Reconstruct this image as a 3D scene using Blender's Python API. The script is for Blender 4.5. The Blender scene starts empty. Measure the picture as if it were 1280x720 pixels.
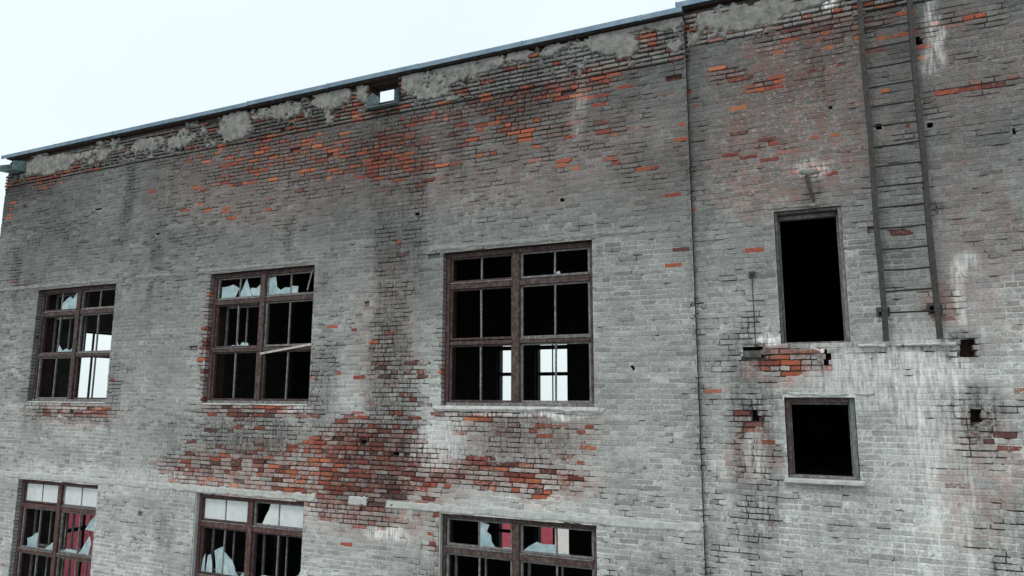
import bpy, math, random
import numpy as np
random.seed(7); rng = np.random.default_rng(11)
S = bpy.context.scene
COL = S.collection
EYE = 9.6                      # eye level above the ground; wall heights below are given relative to it
R = math.radians
# ------------------------------------------------------------------ survey of the wall (photo point -> point on the wall plane)
AX = np.array([0.91371348, -0.0592566, -0.40201534])
AU = np.array([0.00237472, -0.98851512, 0.15110332])
AN = np.array([0.40635211, 0.13901982, 0.90307887])
def wp(u, v, d=10.0):
    r = np.array([u - 640, v - 360, 865.0]); r = r / r.dot(AN) * d
    return float(r.dot(AX)), float(r.dot(AU))
# ------------------------------------------------------------------ numpy noise
def _h(ix, iz, s):
    n = (ix.astype(np.int64) * 374761393 + iz.astype(np.int64) * 668265263 + s * 1442695041) & 0xffffffff
    n = ((n ^ (n >> 13)) * 1274126177) & 0xffffffff
    n = (n ^ (n >> 16)) & 0xffffffff
    return n / 4294967295.0
def vnoise(x, z, s=0):
    ix = np.floor(x); iz = np.floor(z); fx = x - ix; fz = z - iz
    fx = fx * fx * (3 - 2 * fx); fz = fz * fz * (3 - 2 * fz)
    a = _h(ix, iz, s); b = _h(ix + 1, iz, s); c = _h(ix, iz + 1, s); d = _h(ix + 1, iz + 1, s)
    return (a * (1 - fx) + b * fx) * (1 - fz) + (c * (1 - fx) + d * fx) * fz
def fbm(x, z, s=0, o=4):
    t = 0; a = .5; n = 0
    for i in range(o):
        t = t + a * vnoise(x * 2 ** i, z * 2 ** i, s + i * 17); n += a; a *= .55
    return t / n
def ss(x, a, b):
    t = np.clip((x - a) / (b - a), 0, 1); return t * t * (3 - 2 * t)
# ------------------------------------------------------------------ object helpers
def tag(o, label=None, cat=None, group=None, kind=None):
    if label: o['label'] = label
    if cat: o['category'] = cat
    if group: o['group'] = group
    if kind: o['kind'] = kind
    return o
def empty(name, loc, label, cat, group=None):
    o = bpy.data.objects.new(name, None); COL.objects.link(o); o.location = loc
    return tag(o, label, cat, group)
def link(name, me, mat, parent=None, label=None):
    o = bpy.data.objects.new(name, me); COL.objects.link(o)
    if mat: me.materials.append(mat)
    if parent is not None:
        o.parent = parent
        p = parent; off = [0, 0, 0]
        while p is not None:
            for i in range(3): off[i] -= p.location[i]
            p = p.parent
        # all meshes are written in world coordinates: undo the parents' offset
        o.location = off if parent.type == 'EMPTY' or True else (0, 0, 0)
    if label: o['label'] = label
    return o
class MB:
    def __init__(s): s.v = []; s.f = []
    def add(s, vs, fs):
        n = len(s.v); s.v += [tuple(p) for p in vs]; s.f += [tuple(i + n for i in f) for f in fs]; return s
    def box(s, x0, x1, y0, y1, z0, z1, c=0.0, j=0.0):
        """box with chamfered edges (c) and slightly wandering corners (j)"""
        if c <= 0:
            V = [(x, y, z) for x in (x0, x1) for y in (y0, y1) for z in (z0, z1)]
            F = [(0, 1, 3, 2), (4, 6, 7, 5), (0, 4, 5, 1), (2, 3, 7, 6), (0, 2, 6, 4), (1, 5, 7, 3)]
        else:
            c = min(c, abs(x1 - x0) * .4, abs(y1 - y0) * .4, abs(z1 - z0) * .4)
            V = []; idx = {}
            for i, x in enumerate((x0, x1)):
                for k, y in enumerate((y0, y1)):
                    for l, z in enumerate((z0, z1)):
                        dx = c if i == 0 else -c; dy = c if k == 0 else -c; dz = c if l == 0 else -c
                        idx[i, k, l] = len(V)
                        V += [(x, y + dy, z + dz), (x + dx, y, z + dz), (x + dx, y + dy, z)]
            F = []
            I = lambda i, k, l, a: idx[i, k, l] + a
            for i in (0, 1):
                F.append((I(i,0,0,0), I(i,0,1,0), I(i,1,1,0), I(i,1,0,0)) if i == 0 else (I(i,0,0,0), I(i,1,0,0), I(i,1,1,0), I(i,0,1,0)))
                F.append((I(0,i,0,1), I(1,i,0,1), I(1,i,1,1), I(0,i,1,1)) if i == 0 else (I(0,i,0,1), I(0,i,1,1), I(1,i,1,1), I(1,i,0,1)))
                F.append((I(0,0,i,2), I(0,1,i,2), I(1,1,i,2), I(1,0,i,2)) if i == 0 else (I(0,0,i,2), I(1,0,i,2), I(1,1,i,2), I(0,1,i,2)))
            for k in (0, 1):
                for l in (0, 1): F.append((I(0,k,l,1), I(1,k,l,1), I(1,k,l,2), I(0,k,l,2)))
            for i in (0, 1):
                for l in (0, 1): F.append((I(i,0,l,0), I(i,1,l,0), I(i,1,l,2), I(i,0,l,2)))
                for k in (0, 1): F.append((I(i,k,0,0), I(i,k,1,0), I(i,k,1,1), I(i,k,0,1)))
            for i in (0, 1):
                for k in (0, 1):
                    for l in (0, 1): F.append((I(i,k,l,0), I(i,k,l,1), I(i,k,l,2)))
        if j: V = [tuple(a + random.uniform(-j, j) for a in p) for p in V]
        return s.add(V, F)
    def tube(s, pts, r, n=8):
        from mathutils import Vector
        P = [Vector(p) for p in pts]; V = []; F = []
        up = Vector((0, 0, 1))
        for i, p in enumerate(P):
            d = (P[min(i + 1, len(P) - 1)] - P[max(i - 1, 0)]).normalized()
            a = d.cross(up if abs(d.z) < .9 else Vector((1, 0, 0))).normalized(); b = d.cross(a)
            rr = r[i] if isinstance(r, (list, tuple)) else r
            for k in range(n):
                t = 2 * math.pi * k / n; V.append(p + a * rr * math.cos(t) + b * rr * math.sin(t))
        for i in range(len(P) - 1):
            for k in range(n):
                F.append((i * n + k, i * n + (k + 1) % n, (i + 1) * n + (k + 1) % n, (i + 1) * n + k))
        F.append(tuple(range(n))); F.append(tuple(range((len(P) - 1) * n, len(P) * n)))
        return s.add(V, F)
    def prism(s, poly, y0, y1):
        """poly: (x,z) outline extruded in y"""
        n = len(poly); V = [(x, y0, z) for x, z in poly] + [(x, y1, z) for x, z in poly]
        F = [tuple(range(n)), tuple(range(2 * n - 1, n - 1, -1))] + [(i, i + n, (i + 1) % n + n, (i + 1) % n) for i in range(n)]
        return s.add(V, F)
    def build(s, name, mat, parent=None, label=None, dz=EYE):
        me = bpy.data.meshes.new(name)
        me.from_pydata([(a, b, c + dz) for a, b, c in s.v], [], s.f)
        import bmesh
        bm = bmesh.new(); bm.from_mesh(me); bmesh.ops.recalc_face_normals(bm, faces=bm.faces); bm.to_mesh(me); bm.free()
        return link(name, me, mat, parent, label)
def np_mesh(name, V, Q, attrs=None, smooth=None):
    me = bpy.data.meshes.new(name); nv = len(V); nq = len(Q)
    me.vertices.add(nv); me.vertices.foreach_set('co', V.astype(np.float32).ravel())
    me.loops.add(nq * 4); me.loops.foreach_set('vertex_index', Q.astype(np.int32).ravel())
    me.polygons.add(nq); me.polygons.foreach_set('loop_start', np.arange(0, nq * 4, 4, dtype=np.int32))
    if smooth is not None: me.polygons.foreach_set('use_smooth', smooth)
    for k, a in (attrs or {}).items():
        at = me.attributes.new(k, 'FLOAT_COLOR', 'POINT'); at.data.foreach_set('color', a.astype(np.float32).ravel())
    me.update(calc_edges=True); me.validate()
    return me
# ------------------------------------------------------------------ materials
class NT:
    def __init__(s, name):
        s.m = bpy.data.materials.new(name); s.m.use_nodes = True; s.n = s.m.node_tree.nodes; s.l = s.m.node_tree.links
        s.b = s.n['Principled BSDF']; s.b.inputs['Roughness'].default_value = .9
        s.b.inputs['Specular IOR Level'].default_value = .25
    def node(s, t, **k):
        n = s.n.new(t)
        for a, b in k.items(): setattr(n, a, b)
        return n
    def put(s, i, v):
        if hasattr(v, 'is_linked') or isinstance(v, bpy.types.NodeSocket): s.l.new(v, i)
        else: i.default_value = v
    def math(s, op, a, b=0.0, c=None, clamp=False):
        n = s.node('ShaderNodeMath', operation=op, use_clamp=clamp); s.put(n.inputs[0], a); s.put(n.inputs[1], b)
        if c is not None: s.put(n.inputs[2], c)
        return n.outputs[0]
    def co(s, sc=(1, 1, 1)):
        t = s.node('ShaderNodeTexCoord'); m = s.node('ShaderNodeMapping'); m.inputs['Scale'].default_value = sc
        s.l.new(t.outputs['Object'], m.inputs['Vector']); return m.outputs[0]
    def noise(s, scale, detail=4, rough=.55, sc=(1, 1, 1)):
        n = s.node('ShaderNodeTexNoise'); n.inputs['Scale'].default_value = scale; n.inputs['Detail'].default_value = detail
        n.inputs['Roughness'].default_value = rough; s.l.new(s.co(sc), n.inputs['Vector']); return n.outputs['Fac']
    def mr(s, v, a, b, c=0.0, d=1.0):
        n = s.node('ShaderNodeMapRange'); s.put(n.inputs['Value'], v)
        for k, x in zip(('From Min', 'From Max', 'To Min', 'To Max'), (a, b, c, d)): s.put(n.inputs[k], x)
        return n.outputs[0]
    def mix(s, f, a, b, mode='MIX'):
        n = s.node('ShaderNodeMix', data_type='RGBA', blend_type=mode); s.put(n.inputs[0], f)
        s.put(n.inputs[6], a); s.put(n.inputs[7], b); return n.outputs[2]
    def bump(s, h, st=.5, dist=.005):
        n = s.node('ShaderNodeBump'); n.inputs['Strength'].default_value = st; n.inputs['Distance'].default_value = dist
        s.l.new(h, n.inputs['Height']); s.l.new(n.outputs[0], s.b.inputs['Normal'])
    def base(s, v): s.put(s.b.inputs['Base Color'], v)
def gray(v): return (v, v, v, 1)
def brick_mat():
    t = NT('painted_brick')
    A = t.node('ShaderNodeAttribute', attribute_name='bcol'); M = t.node('ShaderNodeAttribute', attribute_name='mask')
    sp = t.node('ShaderNodeSeparateColor'); t.l.new(M.outputs['Color'], sp.inputs[0])
    expo, tone, soot_shade, white = sp.outputs[0], sp.outputs[1], sp.outputs[2], M.outputs['Alpha']
    n1 = t.noise(9, 5, .6); n2 = t.noise(55, 6, .7); n3 = t.noise(170, 3, .6); ns = t.noise(7, 5, .65, (3.0, 1, .5)); nl = t.noise(22, 5, .7, (.6, 1, 2.2))
    v = t.math('MULTIPLY', t.mr(n1, .3, .7, .86, 1.14), t.math('MULTIPLY', t.mr(n2, .3, .7, .62, 1.38), t.mr(t.noise(24, 4, .7), .3, .7, .78, 1.22)))
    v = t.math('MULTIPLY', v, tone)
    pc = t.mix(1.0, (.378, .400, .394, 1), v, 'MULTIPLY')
    # value socket into colour: grey multiplier
    lowp = t.mr(nl, .60, .70, 0, .55); pc = t.mix(t.math('MULTIPLY', lowp, t.mr(tone, .2, 1.0, .35, 1)), pc, (.60, .62, .61, 1))
    dirt = t.mr(t.noise(30, 6, .75), .60, .74, 0, .55); pc = t.mix(dirt, pc, (.055, .058, .056, 1))
    fk = t.math('MULTIPLY', t.mr(A.outputs['Alpha'], .1, .6), t.mr(t.noise(34, 6, .75, (.7, 1, 1.6)), .53, .60, 0, .85), clamp=True)
    pc = t.mix(fk, pc, t.mix(t.mr(t.noise(18, 3), .4, .6), (.50, .38, .35, 1), (.22, .085, .065, 1)))
    # paint worn through
    e2 = t.math('MULTIPLY_ADD', expo, .74, .13)
    nf = t.math('ADD', t.math('MULTIPLY', n2, .36), t.math('ADD', t.math('MULTIPLY', nl, .34), t.math('MULTIPLY', t.noise(11, 6, .7), .30)))
    nf = t.math('MULTIPLY_ADD', t.math('SUBTRACT', nf, .5), 2.2, .5)
    pm = t.mr(t.math('SUBTRACT', nf, e2), -.03, .04)
    rd = t.math('MULTIPLY', t.mr(A.outputs['Alpha'], .15, 1.0, .06, .98), t.mr(t.noise(6, 6, .7), .42, .60, 0, .85), clamp=True)
    pc = t.mix(rd, pc, t.mix(1.0, (.34, .15, .125, 1), t.math('MULTIPLY_ADD', tone, .8, .25), 'MULTIPLY'))
    bc = t.mix(1.0, A.outputs['Color'], t.mr(t.noise(80, 5, .7), .25, .75, .55, 1.35), 'MULTIPLY')
    bc = t.mix(t.mr(t.noise(26, 5, .7), .52, .68, 0, .55), bc, (.26, .19, .17, 1))
    c = t.mix(pm, bc, pc)
    sf = t.math('MULTIPLY', soot_shade, t.math('MULTIPLY', t.mr(ns, .34, .60, .30, 1.25), t.mr(t.noise(20, 5, .7), .36, .60, .45, 1.25)), clamp=True)
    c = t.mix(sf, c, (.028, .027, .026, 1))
    wf = t.math('MULTIPLY', white, t.mr(t.noise(12, 5, .65, (2.2, 1, .35)), .38, .62, .1, 1.25), clamp=True)
    c = t.mix(wf, c, (.74, .755, .75, 1))
    t.base(c); t.b.inputs['Roughness'].default_value = .85
    h = t.math('ADD', t.math('MULTIPLY', n2, .7), t.math('ADD', t.math('MULTIPLY', n3, .35), t.math('MULTIPLY', nl, .6)))
    h = t.math('ADD', h, t.math('MULTIPLY', pm, .25))
    t.bump(h, .85, .012)
    return t.m
def wood_mat(name, a, b, k=.5, lo=.42, hi=.62):
    t = NT(name)
    n = t.noise(14, 6, .65, (1, 1, 1)); g = t.noise(60, 4, .6, (1, 1, .12))
    c = t.mix(t.mr(n, lo, hi), a, b); c = t.mix(t.mr(g, .35, .65, 0, .6), c, (a[0]*.35, a[1]*.35, a[2]*.35, 1))
    c = t.mix(t.mr(t.noise(45, 5, .7), .62, .70, 0, .6), c, (.42, .40, .38, 1))
    t.base(c); t.bump(t.math('ADD', g, t.noise(90, 3)), .6, .004); return t.m
def rough_mat(name, a, b, sc=10, bump=.5, rough=.9, metal=0.0, dist=.006):
    t = NT(name); n = t.noise(sc, 6, .65); n2 = t.noise(sc * 7, 4, .6)
    c = t.mix(t.mr(n, .35, .65), a, b); c = t.mix(t.mr(n2, .3, .7, 0, .35), c, (a[0]*.5, a[1]*.5, a[2]*.5, 1))
    t.base(c); t.bump(t.math('ADD', n, t.math('MULTIPLY', n2, .5)), bump, dist)
    t.b.inputs['Roughness'].default_value = rough; t.b.inputs['Metallic'].default_value = metal; return t.m
def tex_brick_mat(name, c1, c2, mo, sc=1.0, rot=False):
    t = NT(name); bt = t.node('ShaderNodeTexBrick'); bt.inputs['Scale'].default_value = sc
    tc = t.node('ShaderNodeTexCoord'); sx = t.node('ShaderNodeSeparateXYZ'); cb = t.node('ShaderNodeCombineXYZ')
    t.l.new(tc.outputs['Object'], sx.inputs[0]); t.l.new(t.math('ADD', sx.outputs[0], sx.outputs[1]), cb.inputs[0]); t.l.new(sx.outputs[2], cb.inputs[1])
    t.l.new(cb.outputs[0], bt.inputs['Vector'])
    bt.inputs['Brick Width'].default_value = .26; bt.inputs['Row Height'].default_value = .075; bt.inputs['Mortar Size'].default_value = .008
    bt.inputs['Color1'].default_value = c1; bt.inputs['Color2'].default_value = c2; bt.inputs['Mortar'].default_value = mo
    c = t.mix(t.mr(t.noise(3, 5, .6), .35, .65, 0, .5), bt.outputs['Color'], (c1[0]*.5, c1[1]*.5, c1[2]*.5, 1))
    t.base(c); t.bump(t.math('SUBTRACT', t.math('MULTIPLY', t.noise(60), .4), bt.outputs['Fac']), .5, .01); return t.m
def glass_mat(nm='sky_tinted_glass', lo=.50, hi=.85, c1=(.25, .40, .45, 1), c2=(.50, .60, .63, 1)):  # default pale blue puts the sky's reflection into the diffuse colour
    t = NT(nm)
    n = t.noise(5, 5, .6); b = t.b
    t.base(t.mix(t.mr(n, .3, .7), c1, c2))
    b.inputs['Roughness'].default_value = .28; b.inputs['Specular IOR Level'].default_value = .6
    tr = t.node('ShaderNodeBsdfTransparent'); tr.inputs[0].default_value = (.85, .95, .95, 1)
    mx = t.node('ShaderNodeMixShader'); t.l.new(t.mr(t.noise(9, 4), .3, .7, lo, hi), mx.inputs[0])
    t.l.new(tr.outputs[0], mx.inputs[1]); t.l.new(b.outputs[0], mx.inputs[2])
    t.l.new(mx.outputs[0], t.n['Material Output'].inputs['Surface']); return t.m
M = dict(
    brick=brick_mat(),
    wood=wood_mat('faded_brown_paint', (.058, .035, .033, 1), (.115, .100, .096, 1), lo=.44, hi=.64),
    redwood=wood_mat('red_brown_paint', (.080, .037, .034, 1), (.125, .10, .098, 1), lo=.46, hi=.66),
    greywood=wood_mat('weathered_grey_wood', (.13, .125, .125, 1), (.26, .26, .262, 1)),
    darkwood=wood_mat('dark_weathered_wood', (.055, .058, .057, 1), (.13, .135, .13, 1)),
    tealwood=wood_mat('dull_teal_paint', (.12, .155, .15, 1), (.20, .22, .215, 1)),
    palewood=wood_mat('pale_dry_wood', (.40, .38, .36, 1), (.55, .54, .52, 1)),
    plaster=rough_mat('cement_plaster', (.115, .118, .112, 1), (.25, .254, .243, 1), 9, 1.0),
    lintel=rough_mat('painted_concrete', (.33, .35, .34, 1), (.47, .49, .48, 1), 9, .7),
    sill=rough_mat('crumbling_cement', (.36, .365, .36, 1), (.60, .61, .60, 1), 14, .9),
    coping=rough_mat('galvanised_sheet', (.095, .155, .215, 1), (.17, .235, .295, 1), 4, .15, .45, .35),
    spout=rough_mat('zinc_spout', (.12, .20, .21, 1), (.30, .38, .39, 1), 12, .2, .5, .3),
    steel=rough_mat('rusty_dark_steel', (.030, .030, .030, 1), (.070, .067, .064, 1), 25, .4, .75, .2),
    rung=rough_mat('worn_steel', (.010, .010, .010, 1), (.028, .028, .027, 1), 30, .3, .6, .3),
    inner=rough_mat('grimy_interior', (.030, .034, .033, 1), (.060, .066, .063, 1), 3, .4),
    roofing=rough_mat('bitumen', (.04, .04, .042, 1), (.07, .07, .07, 1), 5, .4),
    cavity=rough_mat('dark_broken_brick', (.025, .018, .017, 1), (.075, .040, .035, 1), 30, .9),
    porcelain=rough_mat('white_porcelain', (.70, .69, .67, 1), (.78, .77, .75, 1), 10, .1, .3),
    backing=tex_brick_mat('rear_brickwork', (.22, .23, .225, 1), (.30, .31, .305, 1), (.35, .36, .355, 1)),
    redb=tex_brick_mat('crimson_brickwork', (.48, .085, .12, 1), (.38, .065, .095, 1), (.52, .16, .19, 1)),
    white=rough_mat('white_render', (.78, .78, .77, 1), (.84, .84, .83, 1), 2, .2),
    ground=rough_mat('pale_gravel_ground', (.30, .30, .28, 1), (.42, .42, .40, 1), 1.5, .6, dist=.03),
    glass=glass_mat(), frosted=glass_mat('frosted_glass', .86, .97, (.50, .55, .56, 1), (.60, .64, .65, 1)))
# ------------------------------------------------------------------ condition of the wall: worn, sooty and bleached places, painted shade along the seam
# each: photo centre, half sizes, strength  (converted to metres on the wall)
def blobs(lst):
    o = []
    for u, v, ru, rv, s in lst:
        x, z = wp(u, v); x1, _ = wp(u + ru, v); _, z1 = wp(u, v + rv)
        o.append((x, z, abs(x1 - x), abs(z1 - z), s))
    return o
RED = blobs([(455, 575, 75, 45, 1.0), (430, 625, 55, 22, .85), (300, 590, 95, 26, .42), (235, 582, 45, 14, .5), (370, 590, 60, 30, .6), (520, 590, 60, 18, .8),
    (615, 592, 95, 16, .85), (650, 605, 60, 14, .6), (600, 518, 50, 8, .6), (700, 520, 50, 10, .22), (660, 535, 80, 22, .25), (320, 513, 70, 9, .75), (300, 540, 60, 22, .22), (85, 511, 52, 7, .75),
    (700, 560, 60, 20, .2), (490, 520, 30, 60, .28), (490, 470, 35, 25, .35), (475, 430, 14, 25, .25), (540, 640, 18, 22, .25), (548, 690, 12, 30, .3), (440, 648, 70, 8, .55),
    (345, 205, 80, 25, .42), (250, 190, 60, 14, .28), (400, 195, 60, 28, .50), (500, 195, 45, 32, .50), (470, 175, 60, 12, .35), (570, 165, 60, 30, .28), (560, 205, 60, 14, .25), (650, 160, 45, 16, .42), (690, 190, 60, 20, .2),
    (650, 125, 80, 12, .55), (740, 92, 60, 8, .6), (560, 140, 60, 9, .4), (800, 50, 20, 12, .7), (760, 160, 40, 14, .2), (450, 135, 22, 16, .7), (60, 222, 30, 9, .7), (150, 188, 45, 8, .3),
    (330, 175, 60, 14, .35), (270, 165, 40, 8, .4), (400, 225, 90, 20, .16), (280, 255, 70, 20, .10), (860, 190, 10, 90, .18), (700, 112, 60, 9, .9), (640, 125, 30, 10, .7), (540, 150, 40, 5, .7), (800, 66, 40, 6, .5), (560, 190, 20, 30, .3), (350, 190, 50, 18, .6), (480, 188, 22, 20, .7), (520, 210, 30, 8, .7), (690, 165, 26, 8, .5), (640, 160, 22, 10, .6),
    (985, 450, 42, 16, .55), (940, 520, 26, 10, .6), (940, 550, 24, 28, .3), (1000, 612, 70, 5, .12), (1230, 560, 42, 24, .30), (1225, 605, 35, 40, .2), (1270, 500, 30, 20, .2),
    (905, 93, 24, 9, .55), (950, 100, 22, 7, .6), (1005, 30, 60, 12, .55), (1080, 25, 40, 12, .45), (1200, 25, 70, 12, .3), (980, 50, 40, 14, .2), (1040, 70, 30, 20, .2), (1230, 105, 50, 7, .35), (1010, 215, 24, 14, .45), (960, 185, 70, 10, .2), (930, 200, 30, 60, .10), (900, 250, 30, 40, .1),
    (1180, 370, 30, 14, .2), (1170, 385, 20, 10, .5), (1130, 288, 14, 4, .6), (1240, 165, 40, 12, .12), (1180, 140, 50, 30, .08), (1215, 440, 20, 14, .4), (553, 440, 3, 60, .5), (256, 430, 4, 75, .5)])
SOOT_SHADE = blobs([(488, 250, 24, 70, .35), (482, 350, 15, 90, .50), (478, 300, 8, 40, .4), (500, 400, 8, 50, .4), (485, 440, 20, 50, .60), (490, 505, 30, 46, .60), (475, 560, 50, 36, .55), (460, 600, 50, 40, .45), (480, 180, 40, 34, .5),
    (640, 130, 45, 22, .65), (610, 115, 50, 16, .35), (310, 545, 62, 24, .62), (230, 545, 40, 22, .2), (660, 545, 62, 32, .52), (620, 575, 60, 22, .25), (690, 520, 40, 12, .3),
    (480, 120, 30, 24, .6), (25, 232, 45, 16, .5), (942, 520, 22, 28, .62), (945, 440, 26, 14, .6), (1208, 436, 28, 20, .65), (1216, 520, 36, 34, .62), (1250, 545, 36, 25, .25), (1225, 620, 22, 90, .25),
    (1215, 560, 20, 50, .3), (1172, 262, 14, 8, .5), (1225, 560, 70, 50, .15), (864, 120, 9, 140, .25), (878, 420, 12, 340, .16), (1005, 432, 40, 6, .4), (1140, 437, 90, 4, .6), (440, 640, 40, 20, .35), (1100, 160, 40, 200, .12), (250, 560, 60, 20, .25), (365, 165, 60, 10, .3),  # the tall narrow blobs paint the seam's soft recess shade, not soot
    (835, 55, 20, 40, .4), (1150, 455, 60, 5, .2), (1012, 250, 12, 24, .35), (85, 520, 40, 6, .25)])
WHITE = blobs([(1120, 480, 5, 44, .6), (1152, 500, 5, 70, .7), (1192, 470, 5, 44, .6), (1085, 470, 5, 34, .4), (1135, 470, 4, 30, .6), (1080, 475, 60, 34, .42), (1150, 455, 60, 26, .6), (1150, 510, 30, 90, .40), (1165, 560, 10, 120, .45), (1215, 640, 8, 90, .40), (1180, 500, 20, 60, .4), (1168, 30, 8, 40, .5), (1170, 70, 16, 14, .4),
    (1200, 340, 8, 20, .55), (1207, 380, 6, 30, .5), (1205, 330, 16, 12, .4), (960, 424, 16, 7, .95), (1030, 425, 30, 6, .3), (650, 516, 90, 5, .9), (1040, 0, 8, 10, 1), (545, 560, 30, 24, .40), (565, 545, 18, 40, .35), (480, 665, 25, 8, .7), (370, 512, 14, 4, .7),
    (50, 508, 60, 4, .3), (722, 138, 8, 34, .16), (945, 565, 10, 30, .4), (1090, 440, 60, 8, .5), (1225, 440, 20, 60, .1), (120, 600, 160, 16, .28), (200, 600, 80, 14, .3), (400, 640, 60, 16, .2), (700, 645, 120, 12, .2), (1010, 210, 20, 10, .5), (1160, 600, 60, 60, .15)])
PINK = blobs([(990, 150, 110, 110, .55), (950, 210, 70, 60, .6), (1010, 60, 90, 50, .6), (1230, 300, 60, 130, .35), (1210, 80, 80, 80, .35), (800, 190, 70, 60, .3), (620, 200, 220, 60, .4), (340, 220, 160, 60, .4), (320, 590, 110, 34, .9), (660, 540, 90, 40, .5),
    (985, 448, 60, 22, .9), (945, 560, 30, 40, .6), (1225, 600, 60, 80, .5), (1185, 380, 40, 30, .6), (480, 420, 40, 100, .4), (90, 515, 70, 14, .5), (690, 600, 60, 30, .6), (440, 600, 130, 60, .7)])
def field(B, x, z, wob=.16, p=1.0):
    wx = x + wob * (fbm(x * 1.7, z * 1.7, 5) - .5) * 2; wz = z + wob * (fbm(x * 1.7 + 9, z * 1.7, 8) - .5) * 1.6
    o = np.zeros_like(x)
    for bx, bz, rx, rz, s in B:
        near = (np.abs(wx - bx) < 2.2 * rx) & (np.abs(wz - bz) < 2.2 * rz)
        if not near.any(): continue
        d = ((wx[near] - bx) / rx) ** 2 + ((wz[near] - bz) / rz) ** 2
        o[near] = np.maximum(o[near], s * (1 - ss(d, .35, 2.2)))
    return o
SEAM = -1.6
def band_z(x): return np.where(x < SEAM, 5.02, 5.22)
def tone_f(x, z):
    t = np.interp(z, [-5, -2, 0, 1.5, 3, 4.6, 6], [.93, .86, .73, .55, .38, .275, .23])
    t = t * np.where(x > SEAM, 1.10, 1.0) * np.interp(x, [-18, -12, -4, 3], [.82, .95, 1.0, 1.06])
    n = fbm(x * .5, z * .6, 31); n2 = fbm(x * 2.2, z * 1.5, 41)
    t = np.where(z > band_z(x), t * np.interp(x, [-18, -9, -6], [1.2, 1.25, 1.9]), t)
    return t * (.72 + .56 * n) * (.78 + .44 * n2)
def masks(x, z):
    red = field(RED, x, z); soot_shade = field(SOOT_SHADE, x, z, .2); white = field(WHITE, x, z, .14)
    sp = fbm(x * .9, z * .9, 77) * .6 + fbm(x * 3, z * 3, 78) * .4
    up = ss(z, 1.2, 4.2) * .7 + .3
    red = np.maximum(red, ss(sp, .57, .74) * .20 * up)
    b = z > band_z(x)
    red = np.where(b, np.maximum(red, .16 + .25 * ss(fbm(x * .8, z * 2, 91), .45, .65)), red)
    soot_shade = np.where(b, np.maximum(soot_shade, .04 + np.where(x < -8, .45, .30) * ss(fbm(x * .7 + 3, z * 1.5, 93), .42, .62)), soot_shade)
    soot_shade = np.maximum(soot_shade, .45 * ss(fbm(x * 1.1, z * .35, 95), .60, .78))
    return red, tone_f(x, z), soot_shade, white
# ------------------------------------------------------------------ openings (x0, x1, z0, z1)
WX = [(-16.42, -13.80), (-11.04, -8.44), (-5.72, -3.11)]
HB, HT, LB, LT = -.19, 2.345, -4.42, -1.885
OPEN_L = [(a, b, HB, HT) for a, b in WX] + [(a, b, LB, LT) for a, b in WX]
HOLES_L = [(-7.36, -6.66, 5.17, 5.655), (-17.95, -17.38, 5.30, 5.62)]
POCK_L = [(-6.30, -6.20, 3.06, 3.12), (-3.62, -3.53, 3.0, 3.06), (-14.72, -14.5, 4.05, 4.09), (-12.7, -12.55, 3.3, 3.34), (-2.55, -2.49, .35, .42), (-6.62, -6.50, -1.02, -.96), (-7.28, -7.16, -.85, -.79)]
DOOR = (-.495, .372, .665, 2.535); SWIN = (-.487, .368, -1.085, -.035)
OPEN_R = [DOOR, SWIN]
POCK_R = [(-.985, -.72, .50, .655), (1.575, 1.765, .46, .68), (1.60, 1.74, -.33, -.175), (-.90, -.79, -.36, -.20), (.03, .125, .37, .60), (2.36, 2.42, 3.22, 3.30), (2.50, 2.58, 2.9, 3.1), (1.40, 1.50, 4.62, 4.74), (.74, .80, 4.50, 4.62),
          (.72, .84, 1.0, 1.13), (1.30, 1.42, 1.02, 1.12), (.85, .93, 3.52, 3.60), (.30, .35, 3.9, 3.94), (1.45, 1.52, 3.45, 3.52)]
PITCH = .0755
def wave(x, z): return (fbm(x * .45, z * .5, 301) - .5) * .030 + (fbm(x * 1.9, z * 1.2, 303) - .5) * .008
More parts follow.
